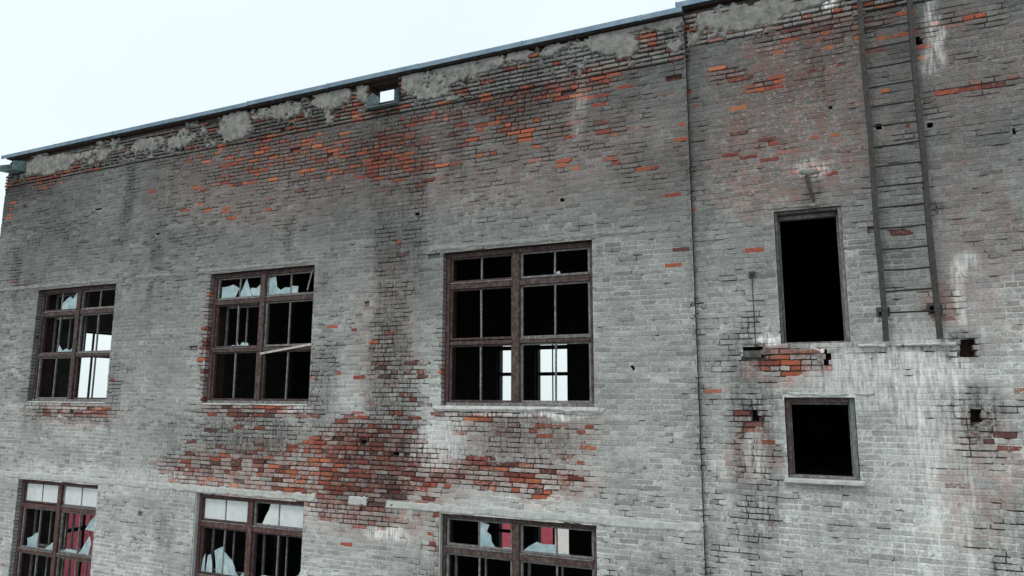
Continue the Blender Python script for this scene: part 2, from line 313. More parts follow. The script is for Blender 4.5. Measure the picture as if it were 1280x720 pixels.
def make_wall(x0, x1, z0, z1, yoff, opens, pocks, parent, label, seed):
    r = np.random.default_rng(seed)
    rows = []; allop = opens + pocks
    n = int((z1 - z0) / PITCH)
    for k in range(n):
        zc = z0 + (k + .5) * PITCH
        head = (k % 6 == 3)
        x = x0 - (0 if k % 2 else .13) - r.uniform(0, .03)
        sp = []
        while x < x1:
            L = .12 if (head or r.random() < .10) else .25
            L += r.normal(0, .004); sp.append((x, x + L)); x += L + .0105
        for a, b in sp:
            a = max(a, x0); b = min(b, x1 - (abs(r.normal(0, .022)) if x1 == SEAM else 0)); segs = [(a, b)]
            for oi, (p, q, c, d) in enumerate(allop):
                if c - .01 < zc < d + .01 and b > p and a < q:
                    jj = 0 if oi < len(opens) else r.uniform(-.05, .03)
                    segs = [s for (u, v) in segs for s in ((u, min(v, p + jj)), (max(u, q + jj), v)) if s[1] - s[0] > .02]
            for u, v in segs: rows.append((u, v, zc, k))
    B = np.array([(u, v, z) for u, v, z, k in rows]); N = len(B)
    cx = (B[:, 0] + B[:, 1]) / 2; cz = B[:, 2]
    red, tone, soot_shade, white = masks(cx, cz)
    ero = np.clip(np.maximum(red * 1.1, soot_shade * .7), 0, 1)
    inband = cz > band_z(cx); ero = np.where(inband, np.maximum(ero, .75), ero)
    isred = r.random(N) < np.clip(red * np.where(cz > 1.5, .95, .88), 0, .86)
    expo = np.where(isred, r.uniform(.34, .98, N), np.clip(red * r.uniform(.1, .62, N) + .10 * (r.random(N) < .05), 0, 1)) + r.normal(0, .02, N)
    pal = np.array([(.19, .046, .034), (.315, .085, .043), (.13, .037, .031), (.25, .058, .038), (.24, .115, .10), (.345, .112, .052), (.095, .042, .038)])
    hot = fbm(cx * .6, cz * .8, 55)
    pi = np.where(r.random(N) < ss(hot, .40, .60) * .8, r.choice([1, 5, 3, 1], N), r.choice([0, 2, 3, 4, 6, 0], N))
    up = cz > 2.6
    pi = np.where(up & (r.random(N) < .55), r.choice([1, 5, 3], N), pi)
    bc = pal[pi] * r.uniform(.75, 1.2, (N, 1))
    miss = (r.random(N) < .028 * ss(ero, .4, .9)) | (r.random(N) < .0006)
    # geometry
    hh = .0325 - r.uniform(0, .003, N) - .0015 * ero - np.where(inband, .0055, 0)
    xa = B[:, 0]; xb = B[:, 1]
    y = yoff + r.normal(0, .0018, N) + ero * r.normal(0, .0065, N) + ero * isred * r.uniform(0, .006, N)
    y = np.where(inband, y - .018, y)
    y = np.where(miss, yoff + .055, y)
    loop_s = np.array([0, .25, .5, .75, 1, 1, .75, .5, .25, 0]); loop_t = np.array([-1] * 5 + [1] * 5)
    ch = (.0030 + .0035 * ero + r.uniform(0, .002, N))[:, None]
    jx = r.normal(0, 1, (N, 10)) * (.0012 + .0028 * ero[:, None]); jz = r.normal(0, 1, (N, 10)) * (.0012 + .0022 * ero[:, None])
    jy = r.normal(0, 1, (N, 10)) * (.0008 + .0022 * ero[:, None])
    X = xa[:, None] + (xb - xa)[:, None] * loop_s; Z = cz[:, None] + hh[:, None] * loop_t
    tilt = r.normal(0, .0035, (N, 1)) * (X - cx[:, None]) * 2; Z = Z + tilt
    sx = np.sign(loop_s - .5) * ((loop_s == 0) | (loop_s == 1))
    o_x = X + jx; o_z = Z + jz; o_y = np.repeat(y[:, None], 10, 1) + ch + np.abs(jy)
    i_x = X - sx * ch * 1.2 + jx; i_z = Z - loop_t * ch * 1.1 + jz; i_y = np.repeat(y[:, None], 10, 1) + jy
    b_y = np.full((N, 10), yoff + .11)
    V = np.stack([np.concatenate([i_x, o_x, X], 1), np.concatenate([i_y, o_y, b_y], 1), np.concatenate([i_z, o_z, Z], 1)], 2)
    F = [(i, i + 1, 8 - i, 9 - i) for i in range(4)]
    for i in range(10):
        j = (i + 1) % 10; F.append((10 + i, 10 + j, j, i)); F.append((20 + i, 20 + j, 10 + j, 10 + i))
    F = np.array(F); Q = (F[None] + (np.arange(N) * 30)[:, None, None]).reshape(-1, 4)
    V = V.reshape(-1, 3)
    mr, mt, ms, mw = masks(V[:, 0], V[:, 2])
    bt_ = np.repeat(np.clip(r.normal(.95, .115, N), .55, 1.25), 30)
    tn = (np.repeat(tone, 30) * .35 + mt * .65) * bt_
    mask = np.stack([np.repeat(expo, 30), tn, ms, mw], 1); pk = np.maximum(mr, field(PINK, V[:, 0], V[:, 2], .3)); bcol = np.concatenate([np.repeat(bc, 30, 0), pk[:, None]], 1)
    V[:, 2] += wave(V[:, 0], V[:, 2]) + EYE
    sm = np.tile(np.array([False] * 4 + [True, False] * 10), N)
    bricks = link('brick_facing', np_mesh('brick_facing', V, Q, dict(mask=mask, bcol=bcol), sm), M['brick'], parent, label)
    # mortar sheet
    xs = np.arange(x0, x1, .026); zs = z0 + np.arange(0, n * 2 + 1) * PITCH / 2
    for p, q, c, d in allop:
        for w_ in (p, q):
            if x0 < w_ < x1: xs[np.argmin(abs(xs - w_))] = w_
        for w_ in (c, d):
            if z0 < w_ < z1: zs[np.argmin(abs(zs - w_))] = w_
    xs[-1] = x1; zs[-1] = z1
    GX, GZ = np.meshgrid(xs, zs); gx = GX.ravel(); gz = GZ.ravel()
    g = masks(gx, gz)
    er = np.clip(np.maximum(g[0] * 1.5, g[2] * .9), 0, 1); er = np.where(gz > band_z(gx), np.maximum(er, .8), er)
    n1 = fbm(gx * 5, gz * 14, 61); n2 = fbm(gx * 14, gz * 28, 63, 3)
    gy = .0022 + (n2 - .45) * .010 + .016 * ss(n1 + er * .35 + .5 * (fbm(gx * .8, gz * .8, 65) - .5), .60, .78) * .85 + er * .012
    gy = yoff + np.clip(gy, -.0016, .035); gy = np.where(gz > band_z(gx), gy + .014, gy); gy = np.where(np.abs(gz - band_z(gx)) < .03, yoff + .04, gy)
    xi = np.searchsorted(xs, [0]); 
    for (u, v, z, k), m_ in zip(rows, miss):
        if m_:
            sel = (gx > u) & (gx < v) & (abs(gz - z) < .04); gy[sel] = yoff + .06
    deep = ss(gy - yoff, .006, .020)
    mc = np.array([.24, .22, .20]) * (1 - .75 * deep[:, None])
    W = len(xs); H = len(zs); idx = np.arange(W * H).reshape(H, W)
    q = np.stack([idx[:-1, :-1], idx[:-1, 1:], idx[1:, 1:], idx[1:, :-1]], 2).reshape(-1, 4)
    qx = (gx[q[:, 0]] + gx[q[:, 1]]) / 2; qz = (gz[q[:, 0]] + gz[q[:, 2]]) / 2; keep = np.ones(len(q), bool)
    for p, qq, c, d in allop: keep &= ~((qx > p) & (qx < qq) & (qz > c) & (qz < d))
    q = q[keep]
    ex = np.clip(g[0] * .55 + deep * .95, 0, 1.1)
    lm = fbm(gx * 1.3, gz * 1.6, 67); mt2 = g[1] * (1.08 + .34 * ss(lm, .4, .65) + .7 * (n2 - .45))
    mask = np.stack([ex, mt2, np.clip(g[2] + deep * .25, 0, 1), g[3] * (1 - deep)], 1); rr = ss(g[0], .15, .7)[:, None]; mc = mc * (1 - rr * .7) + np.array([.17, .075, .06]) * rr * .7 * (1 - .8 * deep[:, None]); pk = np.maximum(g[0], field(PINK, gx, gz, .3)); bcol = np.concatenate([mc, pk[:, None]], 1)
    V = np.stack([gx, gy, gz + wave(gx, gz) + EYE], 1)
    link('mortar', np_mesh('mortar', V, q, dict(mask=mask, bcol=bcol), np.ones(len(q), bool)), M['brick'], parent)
    return bricks
def slab(x0, x1, z0, z1, y0, y1, holes, name, mat, parent, axis='y', grow=.004, label=None):
    """thick wall with rectangular holes (reveals included). axis 'y': in the x-z plane; 'x': in the y-z plane"""
    H = [(a - grow, b + grow, c - grow, d + grow) for a, b, c, d in holes]
    xs = sorted(set([x0, x1] + [v for h in H for v in h[:2] if x0 < v < x1])); zs = sorted(set([z0, z1] + [v for h in H for v in h[2:] if z0 < v < z1]))
    def solid(i, k):
        if i < 0 or k < 0 or i >= len(xs) - 1 or k >= len(zs) - 1: return False
        x = (xs[i] + xs[i + 1]) / 2; z = (zs[k] + zs[k + 1]) / 2
        return not any(a < x < b and c < z < d for a, b, c, d in H)
    m = MB()
    P = (lambda x, y, z: (x, y, z)) if axis == 'y' else (lambda x, y, z: (y, x, z))
    for i in range(len(xs) - 1):
        for k in range(len(zs) - 1):
            if not solid(i, k): continue
            a, b, c, d = xs[i], xs[i + 1], zs[k], zs[k + 1]
            for y in (y0, y1): m.add([P(a, y, c), P(b, y, c), P(b, y, d), P(a, y, d)], [(0, 1, 2, 3)])
            if not solid(i - 1, k): m.add([P(a, y0, c), P(a, y1, c), P(a, y1, d), P(a, y0, d)], [(0, 1, 2, 3)])
            if not solid(i + 1, k): m.add([P(b, y0, c), P(b, y1, c), P(b, y1, d), P(b, y0, d)], [(0, 1, 2, 3)])
            if not solid(i, k - 1): m.add([P(a, y0, c), P(b, y0, c), P(b, y1, c), P(a, y1, c)], [(0, 1, 2, 3)])
            if not solid(i, k + 1): m.add([P(a, y0, d), P(b, y0, d), P(b, y1, d), P(a, y1, d)], [(0, 1, 2, 3)])
    me = bpy.data.meshes.new(name); import bmesh
    me.from_pydata([(a, b, c + EYE) for a, b, c in m.v], [], m.f)
    bm = bmesh.new(); bm.from_mesh(me); bmesh.ops.remove_doubles(bm, verts=bm.verts, dist=1e-5); bmesh.ops.recalc_face_normals(bm, faces=bm.faces); bm.to_mesh(me); bm.free()
    return link(name, me, mat, parent, label)
# ------------------------------------------------------------------ the factory
XL, XR, YB = -18.14, 6.5, 10.0
fac = empty('factory_building', (-6, 5, 0), 'long derelict grey painted brick factory with broken windows and patches of bare orange brick', 'building')
make_wall(XL, SEAM, -5.35, 5.66, 0.0, OPEN_L, HOLES_L + POCK_L, fac, 'grey painted brickwork of the hall, bare orange brick showing in patches', 3)
make_wall(SEAM - .06, XR, -5.35, 5.80, 0.10, OPEN_R, POCK_R, fac, 'set back grey brickwork beside the ladder, streaked white', 5)
TH_L = OPEN_L + HOLES_L; TH_R = [DOOR, SWIN]
slab(XL + .01, SEAM, -5.4, 4.95, .07, .50, OPEN_L + POCK_L, 'wall_core', M['cavity'], fac, grow=.003)
slab(XL + .01, SEAM, 4.951, 5.70, .07, .27, HOLES_L, 'parapet_core', M['cavity'], fac, grow=.003)
slab(SEAM + .003, XR, 4.951, 5.84, .17, .40, [], 'parapet_core', M['cavity'], fac, grow=.003)
slab(SEAM + .003, XR, -5.4, 4.95, .17, .60, OPEN_R + POCK_R, 'wall_core', M['cavity'], fac, grow=.003)
MB().box(XL + .01, SEAM, 0, .5, -9.6, -5.4).build('lower_wall', M['backing'], fac)
MB().box(SEAM + .003, XR, .1, .6, -9.6, -5.4).build('lower_wall', M['backing'], fac)
# plugs in the back of the pockets
for p, yo in [(p, 0) for p in POCK_L] + [(p, .1) for p in POCK_R]:
    a, b, c, d = p; MB().box(a - .05, b + .05, yo + .20, yo + .30, c - .05, d + .05, .02, .012).build('broken_brick', M['cavity'], fac)
# dark interior: linings, floors, roof
SIDE = [(2.02, 4.0, -1.0, 1.62), (2.02, 4.0, -5.3, -2.55)]
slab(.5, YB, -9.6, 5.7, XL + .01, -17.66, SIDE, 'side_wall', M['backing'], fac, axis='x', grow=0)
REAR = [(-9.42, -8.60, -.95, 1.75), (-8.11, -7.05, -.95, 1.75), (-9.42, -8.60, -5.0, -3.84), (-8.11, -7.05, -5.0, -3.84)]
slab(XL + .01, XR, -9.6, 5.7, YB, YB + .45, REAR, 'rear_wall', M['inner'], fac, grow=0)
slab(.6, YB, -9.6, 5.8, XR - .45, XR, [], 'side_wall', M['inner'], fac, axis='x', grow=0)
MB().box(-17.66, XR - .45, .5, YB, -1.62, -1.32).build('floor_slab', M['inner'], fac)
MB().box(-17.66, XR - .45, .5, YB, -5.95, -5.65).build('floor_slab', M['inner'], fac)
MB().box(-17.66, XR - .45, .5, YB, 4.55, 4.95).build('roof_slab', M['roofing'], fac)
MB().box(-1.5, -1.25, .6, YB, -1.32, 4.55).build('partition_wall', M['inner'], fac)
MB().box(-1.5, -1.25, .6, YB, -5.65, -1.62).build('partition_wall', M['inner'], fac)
MB().box(-12.6, -12.35, 3.9, YB, -5.65, -1.62).build('partition_wall', M['inner'], fac)
for x in (-14.0, -9.9, -5.6): MB().box(x, x + .22, .5, YB, 4.15, 4.55).build('ceiling_beam', M['inner'], fac)
# rear and side window frames
def simple_window(x0, x1, z0, z1, y, bars_h, bars_v, axis='y'):
    m = MB(); t = .05
    B = (lambda a, b, c, d: m.box(a, b, y, y + .06, c, d, .004)) if axis == 'y' else (lambda a, b, c, d: m.box(y, y + .06, a, b, c, d, .004))
    B(x0, x0 + t, z0, z1); B(x1 - t, x1, z0, z1); B(x0 + t, x1 - t, z0, z0 + t); B(x0 + t, x1 - t, z1 - t, z1)
    for z, h in bars_h: B(x0 + t, x1 - t, z - h / 2, z + h / 2)
    zz = z0 + t
    for x, h in bars_v:
        prev = z0 + t
        for z, hh in sorted(bars_h) + [(z1, 2 * t)]:
            B(x - h / 2, x + h / 2, prev + .0005, z - hh / 2 - .0005); prev = z + hh / 2
    m.build('rear_window' if axis == 'y' else 'side_window', M['darkwood'], fac)
simple_window(*REAR[0], YB + .1, [(.61, .11), (1.43, .13)], [])
simple_window(*REAR[1], YB + .1, [(.61, .11), (1.43, .13)], [(-7.58, .025)])
simple_window(*REAR[2], YB + .1, [(-4.16, .09)], [])
simple_window(*REAR[3], YB + .1, [], [(-7.58, .05)])
for s in SIDE[:1]: simple_window(*s, -17.9, [(.97, .07)], [(s[0] + .42, .035)], 'x')
for s in SIDE[1:]: simple_window(*s, -17.9, [(-3.49, .10)], [(s[0] + .62, .06), (s[0] + 1.3, .06)], 'x')
# ------------------------------------------------------------------ front windows
def shard(m, cell, poly, y, th=.004):
    a, b, c, d = cell
    m.prism([(a + (b - a) * u, c + (d - c) * v) for u, v in poly], y, y + th)
FULL = [(0, 0), (1, 0), (1, 1), (0, 1)]
def jag(x0, x1, h, n=7, s=0):
    r = random.Random(s); return [(x0, 0), (x1, 0)] + [(x1 - (x1 - x0) * i / (n - 1), h * r.uniform(.15, 1)) for i in range(n)]
def make_window(ox, zb, zt, label, glass, y=.10, jamb=None, inner=(), sillmat=None, skip=(), muntin_mat='greywood', warm=False):
    x0, x1 = ox; w = empty('window', ((x0 + x1) / 2, y, zb + EYE), None, None); w.parent = fac
    w.location = ((x0 + x1) / 2 - fac.location[0], y - fac.location[1], zb + EYE); w['label'] = label
    bpy.context.view_layer.update()
    def L(m, name, mat, lab=None):
        me_o = m.build(name, mat, w, lab); me_o.location = (-(x0 + x1) / 2, -y, -(zb + EYE)); return me_o
    r = random.Random(int(abs(x0 * 100)) + int(zb * 10))
    H = zt - zb; xm = (x0 + x1) / 2 - .01; t = .075; mw = .062
    W_ = M['redwood'] if warm else M['wood']
    j = .0015
    L(MB().box(x0 + .004, x0 + t, y, y + .14, zb + .05, zt - .004, .005, j), 'frame', M[jamb] if jamb else W_)
    L(MB().box(x1 - t, x1 - .004, y, y + .14, zb + .05, zt - .004, .005, j), 'frame', W_)
    L(MB().box(x0 + t + .002, x1 - t - .002, y + .002, y + .14, zt - .08, zt - .004, .005, j), 'frame', W_)
    L(MB().box(x0 + .02, x1 - .02, y - .01, y + .15, zb, zb + .048, .005, j), 'frame', M['greywood'])
    L(MB().box(xm - mw, xm + mw, y - .012, y + .14, zb + .05, zt - .082, .006, j), 'mullion', W_)
    z1 = zb + H * .775; z2 = zb + H * .40
    cells = {}
    for s, (a, b) in enumerate(((x0 + t, xm - mw), (xm + mw, x1 - t))):
        for zz, nm in ((z1, 0), (z2, 1)):
            if (s, nm) in skip: continue
            hh = .045 if nm == 0 else .032
            L(MB().box(a + .002, b - .002, y + .004, y + .12, zz - hh, zz + hh, .006, j), 'transom', W_ if nm == 0 or warm else M['wood'])
            if r.random() < .8: L(MB().box(a + .004, b - .004, y - .006, y + .03, zz + hh + .001, zz + hh + .016, .003, j), 'drip_rail', M['greywood'])
        rows_ = [(z1 + .045, zt - .08), (z2 + .032, z1 - .045), (zb + .048, z2 - .032)]
        for k, (c, d) in enumerate(rows_):
            sw = .036; a2, b2 = a + .003, b - .003; c2, d2 = c + (.018 if k < 2 else .003), d - .003
            ys = y + .035
            m = MB(); m.box(a2, a2 + sw, ys, ys + .045, c2, d2, .003, j); m.box(b2 - sw, b2, ys, ys + .045, c2, d2, .003, j)
            m.box(a2 + sw + .001, b2 - sw - .001, ys, ys + .045, c2, c2 + sw, .003, j); m.box(a2 + sw + .001, b2 - sw - .001, ys, ys + .045, d2 - sw * .7, d2, .003, j)
            L(m, 'sash', M['greywood'] if r.random() < .6 else M['wood'])
            xa, xb = a2 + sw, b2 - sw; xc = (xa + xb) / 2
            if (s, k) not in {(q[0], q[1]) for q in [z for z in skip if len(z) == 3 and z[2] == 'm']}:
                dx = r.uniform(-.012, .012)
                L(MB().add([(xc + sx * .013 + (dx if zz_ else 0), yy, (d2 - sw * .7 if zz_ else c2 + sw)) for zz_ in (0, 1) for sx in (-1, 1) for yy in (ys + .006, ys + .036)],
                           [(0, 1, 3, 2), (4, 6, 7, 5), (0, 4, 5, 1), (2, 3, 7, 6), (0, 2, 6, 4), (1, 5, 7, 3)]), 'muntin', M[muntin_mat])
            cells[s * 2, k] = (xa, xc - .012, c2 + sw - .01, d2 - sw * .6); cells[s * 2 + 1, k] = (xc + .012, xb, c2 + sw - .01, d2 - sw * .6)
            # inner casement, behind
            if (s, k) in inner:
                yi = y + .27; m = MB()
                m.box(a2 + .02, a2 + .06, yi, yi + .04, c2, d2, .003, j); m.box(b2 - .06, b2 - .02, yi, yi + .04, c2, d2, .003, j)
                m.box(a2 + .061, b2 - .061, yi, yi + .04, c2, c2 + .04, .003, j); m.box(a2 + .061, b2 - .061, yi, yi + .04, d2 - .04, d2, .003, j)
                m.box(xc - .014, xc + .014, yi + .004, yi + .034, c2 + .041, d2 - .041, .003, j)
                L(m, 'inner_casement', M['greywood'])
    if glass:
        for (c, k), polys in glass.items():
            for i, p in enumerate(polys):
                m = MB(); shard(m, cells[c, k], p, y + .048 + .006 * (i % 3)); L(m, 'glass_pane' if p is FULL else 'glass_shard', M['frosted'] if (p is FULL or (zb < -1 and k == 0 and c == 2 and ox == WX[1])) else M['glass'])
    return w, cells, L
SH = {
 'W1': {(1, 0): [[(0, 0), (1, 0), (1, 1), (.85, .97), (.66, .62), (.5, .8), (.3, .68), (0, .38)]], (1, 1): [[(0, 0), (1, 0), (1, .17), (.8, .04), (.55, .10), (.3, .04), (.05, .22)]], (3, 1): []},
 'W2': {(0, 0): [[(.12, 0), (.8, 0), (1, .48), (.68, .70), (.4, .62), (.12, .60)]], (1, 0): [[(-.05, 0), (.60, 0), (.28, .97)], [(.66, 0), (1, 0), (1, .66), (.78, .42), (.55, .46), (.4, .35)]],
        (2, 0): [[(0, 0), (1, 0), (1, .32), (.75, .35), (.55, .22), (.38, .40), (.30, .95), (0, .9)]], (3, 0): [[(0, 0), (.28, 0), (.30, .36), (0, .40)]], (1, 1): [jag(0, .55, .14, 8, 3)], (0, 1): [jag(.7, 1, .08, 5, 4)]},
 'W3': {(3, 0): [[(.0, 0), (.16, 0), (.12, .16), (.03, .12)]], (2, 1): [jag(.6, 1, .02, 5, 9)]},
 'L1': {(0, 0): [FULL], (1, 0): [FULL], (2, 0): [FULL], (3, 0): [FULL], (0, 1): [[(.35, 0), (1, 0), (1, .40), (.82, .38), (.62, .28), (.30, .22), (.36, .1)]], (1, 1): [[(.40, 0), (1, 0), (1, .22), (.85, .18)]],
        (2, 1): [jag(.1, 1, .10, 8, 5)], (3, 1): [[(.0, 0), (.62, 0), (.74, .30), (.62, .48), (.40, .30), (.15, .06)], [(.30, .62), (.82, .60), (.84, .98), (.60, .88)]], (3, 2): [jag(0, 1, .3, 5, 8)]},
 'L2': {(0, 0): [FULL], (1, 0): [FULL], (2, 0): [[(.28, 0), (1, 0), (1, 1), (.62, 1), (.56, .72), (.42, .40)]], (3, 0): [FULL],
        (0, 1): [[(0, 0), (.16, 0), (.16, .42), (.06, .30)], [(.2, 0), (.52, 0), (.5, .22), (.40, .42), (.27, .38)], [(.68, 0), (1, 0), (1, .62), (.80, .58), (.56, .50), (.66, .22)]],
        (1, 1): [[(0, 0), (.62, 0), (.55, .18), (.40, .34), (.2, .42), (0, .52)], jag(.5, 1, .10, 6, 2)], (2, 1): [jag(0, .6, .14, 5, 6)], (3, 1): [[(.35, 0), (1, 0), (1, .34), (.9, .22)]]},
 'L3': {(1, 0): [[(0, 0), (.50, 0), (.38, .25), (.36, .50), (.22, .62), (.30, .9), (0, 1)], jag(.5, 1, .10, 6, 12)], (2, 0): [[(0, 0), (1, 0), (1, .36), (.6, .34), (.42, .40), (.2, .22)]], (3, 0): [jag(0, .3, .1, 5, 1)]}}
w1, c1, L1_ = make_window(WX[0], HB, HT, 'leftmost upper window, sky showing through its lower right', SH['W1'], inner=((0, 0), (0, 1)), skip=())
w2, c2, L2_ = make_window(WX[1], HB, HT, 'middle upper window with jagged glass in its top row', SH['W2'], jamb='redwood', inner=((0, 1),))
w3, c3, L3_ = make_window(WX[2], HB, HT, 'large empty upper window next to the wall seam', SH['W3'], jamb='redwood')
l1, d1, _a = make_window(WX[0], LB, LT, 'lower left window with four whole frosted top panes', SH['L1'], warm=True, inner=((0, 1), (1, 1), (0, 2), (1, 2)))
l2, d2, _b = make_window(WX[1], LB, LT, 'lower middle window with frosted top panes and large blue shards', SH['L2'], warm=True, inner=((0, 1), (1, 1)))
l3, d3, _c = make_window(WX[2], LB, LT, 'lower right window of the hall, red wall seen through it', SH['L3'], inner=((0, 1), (1, 1)))
for wi, LL in ((1, _b), (2, _c)):
    x0 = WX[wi][0]; LL(MB().box(x0 + .002, x0 + .02, .012, .098, LB + .05, LT - .004, .004, .002), 'reveal', M['lintel'])
# sills
def ragged_sill(x0, x1, z, parentL, mat, h=.05, proud=.05, seed=1, gap=.004):
    r = np.random.default_rng(seed); m = MB(); n = int((x1 - x0) / .045)
    xs = np.linspace(x0, x1, n)
    T = fbm(xs * 4, xs * 0, seed); 
    ring = []
    for i, x in enumerate(xs):
        hh = h * (.45 + 1.1 * T[i]); pr = proud * (.5 + T[i]) + r.uniform(-.004, .004)
        ring.append([(x, .12, z), (x, -pr, z - .004), (x, -pr - .004, z - hh * .6), (x, -pr * .6, z - hh), (x, .12, z - hh)])
    V = [p for q in ring for p in q]; F = []
    for i in range(n - 1):
        for k in range(5): F.append((i * 5 + k, i * 5 + (k + 1) % 5, (i + 1) * 5 + (k + 1) % 5, (i + 1) * 5 + k))
    F.append((0, 1, 2, 3, 4)); F.append(tuple((n - 1) * 5 + k for k in range(5)))
    m.add(V, F); return parentL(m, 'sill', mat)
ragged_sill(WX[2][0] - .12, WX[2][1] + .08, HB + .0, L3_, M['sill'], .075, .05, 4)
ragged_sill(WX[1][0] + .02, WX[1][1] - .02, HB + .0, L2_, M['sill'], .03, .015, 6)
ragged_sill(WX[0][0] + .05, WX[0][1], HB + .0, L1_, M['sill'], .03, .012, 7)
# ------------------------------------------------------------------ trowelled-on cement: sheets that surface through the brickwork where they still hold
def relief(x0, x1, z0, z1, y0, mfun, name, mat, res=.022, h=.03, under=.03, label=None):
    xs = np.arange(x0, x1 + res, res); zs = np.arange(z0, z1 + res, res); GX, GZ = np.meshgrid(xs, zs)
    m = mfun(GX, GZ)
    for a_, b_, c_, d_ in OPEN_L + HOLES_L + OPEN_R + POCK_R: m = np.where((GX > a_ - .03) & (GX < b_ + .03) & (GZ > c_ - .03) & (GZ < d_ + .012), -1.0, m)
    rough = (fbm(GX * 5, GZ * 7, 201) - .5) * .026 + (fbm(GX * 20, GZ * 22, 203) - .5) * .012
    gy = y0 + under * (1 - ss(m, -.03, .03)) - h * ss(m, -.01, .04) + rough
    W = len(xs); H = len(zs); idx = np.arange(W * H).reshape(H, W)
    q = np.stack([idx[:-1, :-1], idx[:-1, 1:], idx[1:, 1:], idx[1:, :-1]], 2).reshape(-1, 4)
    k = (m.ravel()[q] > -.04).any(1); q = q[k]
    V = np.stack([GX.ravel(), gy.ravel(), GZ.ravel() + EYE], 1)
    lab = np.arange(len(V)); 
    while True:                                  # connected islands: each cake of cement is a piece of its own
        mn = lab[q].min(1); new = lab.copy(); np.minimum.at(new, q.ravel(), np.repeat(mn, 4)); new = new[new]
        if (new == lab).all(): break
        lab = new
    ql = lab[q[:, 0]]
    for u_ in np.unique(ql):
        qq = q[ql == u_]
        if len(qq) < 14 or m.ravel()[qq].max() < .04: continue
        used = np.unique(qq); rm = np.zeros(len(V), int); rm[used] = np.arange(len(used))
        link(name, np_mesh(name, V[used], rm[qq], None, np.ones(len(qq), bool)), mat, fac, label)
PL = blobs([(62, 206, 30, 10, 1), (295, 157, 16, 16, 1), (230, 172, 14, 9, .8), (340, 140, 22, 7, .65), (415, 125, 20, 10, .9), (365, 140, 12, 7, .45), (515, 97, 16, 20, 1), (560, 88, 24, 16, .8), (600, 82, 24, 16, .75), (540, 112, 20, 10, .7),
    (700, 62, 30, 8, .5), (760, 52, 22, 15, 1), (790, 32, 30, 8, .8), (830, 28, 22, 9, 1), (840, 50, 8, 12, .6), (180, 182, 25, 8, .5), (120, 195, 22, 7, .4), (780, 60, 14, 14, .8), (455, 118, 8, 10, .7), (650, 72, 18, 10, .4)])
PR = blobs([(905, 22, 22, 12, .8), (930, 18, 26, 14, 1), (960, 8, 26, 14, 1), (880, 20, 12, 10, .6), (1010, 0, 30, 6, .8), (890, 40, 10, 8, .5)])
def plmask(P):
    def f(x, z):
        m = field(P, x, z, .10) * 1.0
        n = fbm(x * 4, z * 5, 211); n2 = fbm(x * 11, z * 13, 213)
        n3 = fbm(x * 24, z * 28, 215, 3); n4 = ss(fbm(x * 1.6, z * 2.2, 217), .47, .60)
        return np.maximum(m, n4 * .22) - .34 - (n - .5) * 1.1 - (n2 - .5) * 1.0 - (n3 - .5) * .8
    return f
relief(XL + .03, SEAM - .02, 5.03, 5.66, -.018, plmask(PL), 'plaster_patch', M['plaster'], h=.020, res=.016)
relief(SEAM + .03, XR, 5.2, 5.78, .082, plmask(PR), 'plaster_patch', M['plaster'], h=.014)
def strip(zc, hw, parts, s):
    def f(x, z):
        on = np.full_like(x, -1.0)
        for a, b in parts: on = np.maximum(on, np.minimum(1, np.minimum(x - a, b - x) * 6))
        return np.minimum(on, (hw - np.abs(z - zc + (fbm(x * 1.5, x * 0, s) - .5) * .02)) * 9) - .10 - (fbm(x * 6, z * 10, s + 1) - .5) * .55
    return f
relief(XL, SEAM - .02, -1.90, -1.70, .001, strip(-1.805, .075, [(-18.3, -8.2), (-7.5, -7.1), (-6.75, -1.62)], 221), 'lintel_course', M['lintel'], h=.010, res=.018)
relief(XL, SEAM - .02, 2.345, 2.52, .001, strip(2.425, .05, [(-18.0, -13.6), (-11.4, -8.2), (-6.0, -1.9), (-13.2, -11.9)], 231), 'lintel_course', rough_mat('dull_painted_concrete', (.17, .18, .176, 1), (.26, .275, .27, 1), 9, .7), h=.008, res=.018)
relief(.4, 1.62, .56, .72, .101, strip(.632, .034, [(.42, .80), (.86, 1.58), (-.72, -.5)], 261), 'broken_ledge', M['sill'], h=.055, res=.012)
MB().box(SEAM - .030, SEAM - .012, .006, .10, -5.35, 5.66).build('seam_mortar', rough_mat('seam_cement', (.10, .105, .10, 1), (.24, .25, .245, 1), 12, .9), fac)
# cement smears and rough texture under the tall window sill and around pockets
SM = blobs([(735, 512, 22, 6, 1), (560, 506, 16, 4, .8), (940, 432, 18, 6, .8), (1010, 212, 11, 4, .7)])
relief(-6.2, -2.7, -.42, -.2, .0, lambda x, z: field(SM, x, z, .08) - .4 - (fbm(x * 9, z * 9, 251) - .5) * 1.2, 'cement_smear', M['sill'], h=.02)
relief(-1.3, .6, .6, 3.4, .1, lambda x, z: field(SM, x, z, .06) - .4 - (fbm(x * 9, z * 9, 253) - .5) * 1.2, 'cement_smear', M['plaster'], h=.014)
